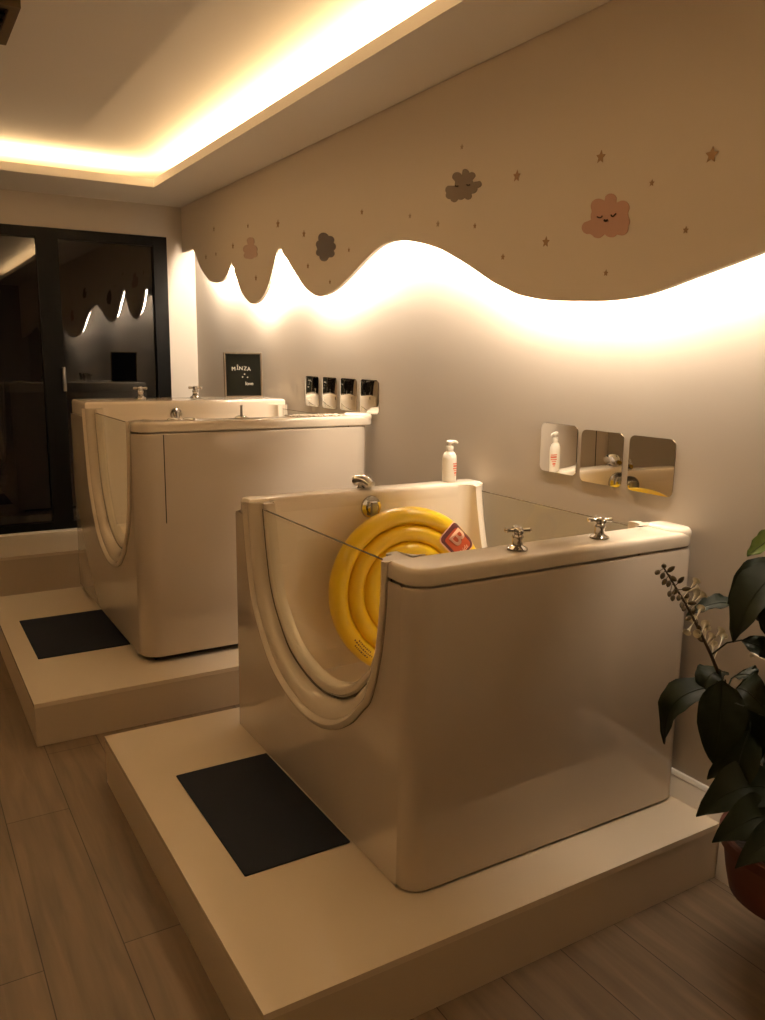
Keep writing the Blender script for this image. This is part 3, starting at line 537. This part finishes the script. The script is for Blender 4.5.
t2 = tub('larger white walk-in baby tub on the farther platform by the dark door', -1.141, .010, 3.520, 4.97, 4.94, 1.213, 1.270, 3.616, 4.567, .521, 3.660, 4.555, .45, .085, .004, .029, .024, .024)
faucet(t2, -.785, 4.79, 1.295, 1.1); faucet(t2, -.462, 4.79, 1.295, 1.1)
drain_disc(t2, -.653, 4.555, 1.222, .034, 'jet_cover')
b = MB(); b.lathe([(.03, 0), (.031, .006), (.02, .012), (.006, .014), (.005, .055), (.006, .06), (.001, .062)], 18, Matrix.Translation((-.630, 3.615, 1.2615)))
b.build('shower_post', M['chrome'], t2)
for x in (-.95, -.88):
    b = MB(); b.lathe([(.03, 0), (.031, .004), (.026, .009), (.012, .011), (.001, .0115)], 24, Matrix.Translation((x, 3.60, 1.2615))); b.build('valve_cap', M['chrome'], t2)
b = MB(); b.box(-1.0245, -1.0205, 3.5188, 3.521, .82, 1.208); b.build('panel_seam', M['dark'], t2)

# ------------------------------------------------------------------ yellow inflatable ring in the nearer tub
RT = Matrix.Translation((-.420, 2.487, .696)) @ Matrix.Rotation(math.radians(-8), 4, 'Z') @ Matrix.Rotation(math.radians(-8), 4, 'X') @ Matrix.Rotation(PI / 2, 4, 'X')   # local z points at the room
ring = thing('swim_ring', 'yellow inflatable swim ring standing on edge inside the nearer tub', 'swim ring', (-.475, 2.475, .385))
ROUT, TUBES = .312, [(.279, .034, .044), (.215, .033, .040), (.152, .033, .036)]
def bulge(rm, a, h, n=14): return [(rm + a * math.cos(PI * k / n), h * math.sin(PI * k / n)) for k in range(n + 1)]
for (rm, a, h), nm, mm in zip(TUBES, ('outer_tube', 'middle_tube', 'inner_tube'), ('yellow', 'yellow2', 'yellow')):
    prof = [(rm + a * math.cos(2 * PI * k / 24), h * math.sin(2 * PI * k / 24)) for k in range(25)]
    b = MB(); b.lathe(prof, 72, RT, cap=False); b.build(nm, M[mm], ring)
b = MB(); b.lathe([(.122, .010), (.06, -.004), (.03, -.010), (.001, -.012), (.001, -.02), (.06, -.018), (.122, .0)], 48, RT, cap=False)
for k in range(8):      # wrinkled seat webbing in the middle
    a = k * PI / 4 + .2
    b.tube([RT @ Vector((rr * math.cos(a + .15 * math.sin(rr * 90)), rr * math.sin(a + .15 * math.sin(rr * 90)), -.009 + .006 * math.sin(rr * 60))) for rr in (.012, .03, .05, .07)], [.004, .007, .007, .004], 8)
b.build('seat', M['yellow2'], ring)
def on_outer(ang, rad, lift):
    """point on the front of the outer tube"""
    rm, a, h = TUBES[0]; c = max(-1, min(1, (rad - rm) / a)); z = h * math.sqrt(max(0, 1 - c * c)) if rad > rm else h
    return RT @ Vector((rad * math.cos(ang), rad * math.sin(ang), z + lift))
def decal(name, shapes_uv, m, lift, parent, ang0, r0):
    b = MB()
    for vs, fs in shapes_uv:
        P = []
        for u, v in vs:
            rad = r0 + v; P.append(on_outer(ang0 - u / max(rad, .05), rad, lift))
        b.add(P, fs)
    return b.build(name, m, parent, fix=False)
def rounded_grid(w, h, rc, n=12):
    """grid disc of a rounded rectangle so it can follow the tube"""
    o = []
    for cx, cy, a0 in ((w - rc, h - rc, 0), (-w + rc, h - rc, 90), (-w + rc, -h + rc, 180), (w - rc, -h + rc, 270)):
        for k in range(7): a = math.radians(a0 + 15 * k); o.append((cx + rc * math.cos(a), cy + rc * math.sin(a)))
    N = len(o); vs = []; fs = []
    for j in range(1, n + 1): vs += [(x * j / n, y * j / n) for x, y in o]
    for j in range(n - 1):
        for i in range(N): fs.append((j * N + i, j * N + (i + 1) % N, (j + 1) * N + (i + 1) % N, (j + 1) * N + i))
    vs.append((0, 0)); fs += [(i, (i + 1) % N, len(vs) - 1) for i in range(N)]
    return vs, fs
A0, R0 = math.radians(43), .260
bd = decal('badge', [rounded_grid(.064, .054, .026)], M['badge_cream'], .0012, ring, A0, R0); tag(bd, 'red and maroon emblem with a cream letter B')
decal('badge_border', [rounded_grid(.060, .050, .024)], M['badge_dark'], .0024, bd, A0, R0)
vs, fs = rounded_grid(.047, .036, .014); decal('badge_field', [([(x + .004, y - .004) for x, y in vs], fs)], M['badge_red'], .0036, bd, A0, R0)
def txt_uv(s, size, ox, oy, sc=(1, 1)):
    v, f = text_geo(s, size); return [((x * sc[0] + ox, y * sc[1] + oy) for x, y, z in v), f]
def txt_decal(name, s, size, ox, oy, m, lift, parent, ang, r0, sc=(1, 1), bold=0, turn=False):
    v, f = text_geo(s, size); shapes = []; v = [(-y, x, z) for x, y, z in v] if turn else v
    for dx in ((0,) if not bold else (-bold, 0, bold)):
        for dy in ((0,) if not bold else (-bold, 0, bold)):
            shapes.append(([(x * sc[0] + ox + dx, y * sc[1] + oy + dy) for x, y, z in v], f))
    return decal(name, shapes, m, lift, parent, ang, r0)
txt_decal('badge_letter', 'B', .096, -.012, .003, M['badge_cream'], .0065, bd, A0, R0, (1.05, .85), .0012)
txt_decal('badge_word', 'kids', .025, .040, -.004, M['badge_cream'], .0065, bd, A0, R0, turn=True)
rows = []
for k, w in enumerate((.06, .09, .07)):
    x = -w / 2
    while x < w / 2:
        l = random.uniform(.003, .008); y = (k - 1) * .011
        rows.append(([(x, y - .0027), (x + l, y - .0027), (x + l, y + .0027), (x, y + .0027)], [(0, 1, 2, 3)])); x += l + .004
decal('printed_text', rows, M['print'], .0016, ring, math.radians(222), .281)
b = MB(); b.lathe([(.010, .0), (.0095, .008), (.006, .010), (.005, .016), (.001, .0165)], 14, RT @ Matrix.Translation((.02, .115, .03))); b.build('valve', M['yellow'], ring)

# ------------------------------------------------------------------ pump bottle on the back deck
bx, by, bz = -.105, 2.692, 1.0565
t = thing('pump_bottle', 'white pump bottle with red print standing on the back rim of the nearer tub', 'bottle', (bx, by, bz))
T = Matrix.Translation((bx, by, bz)) @ Matrix.Diagonal((1.03, 1.03, 1.08, 1))
b = MB(); b.lathe([(.024, 0), (.027, .003), (.0275, .01), (.0285, .06), (.0285, .085), (.027, .097), (.021, .108), (.014, .114), (.013, .118)], 32, T); b.build('body', M['bottle'], t)
b = MB(); b.lathe([(.0135, .115), (.0145, .117), (.0145, .132), (.013, .134), (.006, .135), (.006, .145)], 24, T); b.build('collar', M['bottle'], t)
b = MB(); b.lathe([(.007, .143), (.014, .145), (.0145, .151), (.011, .154), (.001, .155)], 24, T)
b.tube([T @ Vector(q) for q in ((0, 0, .150), (.014, -.006, .1505), (.024, -.010, .149), (.029, -.012, .144))], [.0065, .006, .005, .0035], 10)
b.build('pump', M['bottle'], t)
b = MB()
for z0, z1, a0, a1 in ((.068, .072, -95, -25), (.058, .065, -92, -22), (.050, .054, -95, -25), (.043, .046, -88, -40), (.032, .039, -82, -50), (.026, .029, -78, -55)):
    rg = [[T @ Vector((.0288 * math.cos(math.radians(a0 + (a1 - a0) * k / 10)), .0288 * math.sin(math.radians(a0 + (a1 - a0) * k / 10)), z)) for k in range(11)] for z in (z0, z1)]
    b.loft(rg, False)
tag(b.build('label_print', M['redprint'], t), 'red printed lines on the bottle')

# ------------------------------------------------------------------ letter board on the far tub's back rim
LB = Matrix.Translation((-.155, 4.80, 1.2955)) @ Matrix.Rotation(math.radians(-4), 4, 'Z') @ Matrix.Rotation(math.radians(-3), 4, 'X')
t = thing('letter_board', 'small black letter board with white letters standing behind the larger tub', 'letter board', (-.155, 4.80, 1.2955))
w, h = .118, .268
def lbb(b, x0, x1, y0, y1, z0, z1):
    o = len(b.v); b.box(x0, x1, y0, y1, z0, z1); b.v[o:] = [tuple(LB @ Vector(q)) for q in b.v[o:]]
b = MB(); e = .008
for q in ((-w, -w + e, 0, h), (w - e, w, 0, h)): lbb(b, q[0], q[1], -.011, .011, q[2], q[3])
for z0, z1 in ((0, e), (h - e, h)): lbb(b, -w + e, w - e, -.011, .011, z0, z1)
b.build('frame', M['oak'], t)
b = MB(); lbb(b, -w + e, w - e, -.004, .008, e, h - e); b.build('felt', M['board'], t)
def board_text(s, size, x, z, name='letters', bold=.0006, rot=0):
    v, f = text_geo(s, size); b = MB(); c, sn = math.cos(rot), math.sin(rot)
    for dx in (-bold, bold):
        b.add([LB @ Vector((x + dx + a * c - q * sn, -.0055 - (dx > 0) * .0003, z + a * sn + q * c)) for a, q, _ in v], f)
    b.build(name, M['letter'], t, fix=False)
for s, x, dz in (('M', -.058, -.002), ('\u0130', -.033, .004), ('N', -.012, .001), ('Z', .015, .0), ('A', .038, -.003)): board_text(s, .032, x - .002, .172 + dz, 'letter')
for x, z in ((.008, .139), (-.005, .122), (.026, .120)):
    b = MB(); b.lathe([(.004, 0), (.004, .002), (.001, .0022)], 10, LB @ Matrix.Translation((x, -.004, z)) @ Matrix.Rotation(PI / 2, 4, 'X')); b.build('dot', M['letter'], t)
board_text('love', .03, .036, .082)

# pebbles strewn at the wall end of the far tub's front deck
b = MB()
for k in range(130):
    x = random.uniform(-.40, -.13); y = random.uniform(3.55, 3.64); r = random.uniform(.004, .0085)
    T = Matrix.Translation((x, y, 1.2632 + r * .6)) @ Matrix.Rotation(random.uniform(0, PI), 4, 'Z') @ Matrix.Diagonal((r * random.uniform(.9, 1.5), r, r * .6, 1))
    b.lathe([(math.sin(PI * q / 5), -math.cos(PI * q / 5)) for q in range(6)], 7, T, cap=False)
tag(b.build('pebbles', M['pebble']), 'loose small tan pebbles strewn on the front rim of the larger tub', 'pebbles', kind='stuff')

# ------------------------------------------------------------------ potted plant at the right edge
px, py = -.138, 1.085
t = thing('potted_plant', 'leafy dark green flowering plant in a terracotta pot before the platform', 'plant', (px, py, .2))
b = MB(); b.lathe([(.001, .2), (.145, .2), (.152, .206), (.162, .25), (.174, .325), (.176, .33), (.184, .333), (.186, .36), (.180, .365), (.168, .362), (.164, .33), (.001, .325)], 48, Matrix.Translation((px, py, 0)))
b.build('pot', M['terracotta'], t)
b = MB(); b.lathe([(.001, .346), (.09, .345), (.163, .34), (.163, .332), (.001, .331)], 32, Matrix.Translation((px, py, 0)), cap=False); b.build('soil', M['soil'], t)
sd = thing('plant_stand', 'slim dark pedestal stand carrying the terracotta plant pot', 'plant stand', (px, py, 0))
b = MB(); b.lathe([(.036, 0), (.038, .006), (.034, .014), (.022, .03), (.018, .1), (.022, .17), (.07, .19), (.09, .1995)], 32, Matrix.Translation((px, py, 0))); b.build('pedestal', M['doorframe'], sd)
stems = [[(px - .02, py + .01, .34), (px - .05, py + .04, .45), (px - .09, py + .07, .62), SPIKE[0]] + SPIKE[1:],
         [(px + .01, py, .34), (px - .01, py + .01, .55), (px - .04, py + .03, .80), (px - .07, py + .03, 1.02), (-.20, 1.14, 1.18)],
         [(px + .03, py - .02, .34), (px + .05, py - .04, .6), (px + .03, py - .06, .9), (px + .05, py - .07, 1.2)]]
for P in stems:
    C = catmull(P, 5); n = len(C)
    b = MB(); b.tube(C, [.0065 - .0045 * k / n for k in range(n)], 8); b.build('stem', M['stem'], t)
allst = [q for P in stems for q in catmull(P, 6)]
def leaf(base, tip, w, droop, m):
    base, tip = Vector(base), Vector(tip); ax = tip - base; L = ax.length; ax.normalize()
    view = (Vector((-2.02, 0, 1.45)) - (base + tip) / 2).normalized()
    up = (view * .6 + Vector((0, 0, 1)) * .55 + Vector((random.uniform(-.3, .3), random.uniform(-.3, .3), 0))); up = (up - ax * up.dot(ax)).normalized()
    sd = ax.cross(up).normalized(); n = 12; k = 6; top = []
    for i in range(n + 1):
        f = i / n; wd = w * .5 * (math.sin(PI * f ** .80) ** .75) * (1 - .25 * f) * 1.15 + .0008
        c = base + ax * (L * f) + up * (droop * math.sin(PI * f) * 1.2)
        row = []
        for j in range(-k, k + 1):
            s = j / k
            row.append(c + sd * (wd * s) + up * (abs(s) ** 1.5 * wd * .28 + .004 * math.sin(f * 22 + j) * abs(s)))
        top.append(row)
    b = MB(); b.loft(top, False)
    b.loft([[q - up * .0012 for q in row] for row in top], False)
    o = b.build('leaf', m, t, fix=False)
    b = MB(); b.tube([top[i][k] + up * .0006 for i in range(n + 1)], [.0018 - .0013 * i / n for i in range(n + 1)], 5)
    near = min(allst, key=lambda q: (q - base).length)
    b.tube([near, (near + base) / 2 + Vector((0, 0, .012)), base], [.0025, .002, .0018], 6)
    b.build('midrib', M['leafvein'] if m is M['leaflight'] else M['leaf'], o)
for bs, tp, w_, dr, k in LEAVES: leaf(bs, tp, w_, dr, M['leaflight'] if k == 'lt' else M['leaf'])
for pos, k in FLOW:
    p = Vector(pos); near = min(allst, key=lambda q: (q - p).length); ax = (p - near); L = ax.length
    ax = ax.normalized() if L > 1e-4 else Vector((0, 0, 1))
    R = ax.to_track_quat('Z', 'Y').to_matrix().to_4x4(); T = Matrix.Translation(p) @ R
    b = MB()
    if k == 'b':
        b.lathe([(.001, -.008), (.0045, -.004), (.006, .002), (.0045, .009), (.001, .014)], 10, T)
        b.tube([near, p], .0011, 5); b.build('bud', M['bud'], t)
    else:
        b.lathe([(.0015, -.008), (.0025, 0), (.004, .008), (.009, .015), (.011, .016), (.008, .0145), (.003, .006)], 10, T, cap=False)
        b.tube([near, p], .0011, 5); b.build('flower', M['petal'], t)

# ------------------------------------------------------------------ light: cove lamps (the left one an added fill), world
def area(name, loc, sx, sy, power, color, rot=(PI, 0, 0)):
    l = bpy.data.lights.new(name, 'AREA'); l.shape = 'RECTANGLE'; l.size = sx; l.size_y = sy; l.energy = power; l.color = color
    o = bpy.data.objects.new(name, l); o.location = loc; o.rotation_euler = rot; col.objects.link(o); return o
WARM = (1, .66, .33)
PWR = 13.
YN = -1.9
area('cove_or_fill_lamp', (CX + .133, (YN + CY) / 2, LZ - .020), .008, CY - YN, PWR * (CY - YN), WARM)
area('cove_or_fill_lamp', ((CXL + CX) / 2, CY + .14, LZ - .010), CX - CXL, .008, PWR * (CX - CXL), WARM)
area('cove_or_fill_lamp', (CXL - .133, (YN + CY) / 2, LZ - .020), .008, CY - YN, PWR * (CY - YN), WARM)  # unseen left lamp, added as fill to brighten the mural
w = bpy.data.worlds.new('night'); scene.world = w; w.use_nodes = True
w.node_tree.nodes['Background'].inputs[0].default_value = (.5, .6, 1, 1); w.node_tree.nodes['Background'].inputs[1].default_value = .0015

scene.view_settings.view_transform = 'Standard'; scene.view_settings.look = 'None'
scene.view_settings.gamma = 1; scene.view_settings.exposure = .13; scene.view_settings.use_curve_mapping = False
cy = scene.cycles
cy.max_bounces = 10; cy.diffuse_bounces = 6; cy.glossy_bounces = 5; cy.transparent_max_bounces = 16
cy.caustics_reflective = False; cy.caustics_refractive = False; cy.sample_clamp_indirect = 4; cy.use_denoising = True
for o in list(bpy.data.objects):
    if '_w' in o: del o['_w']
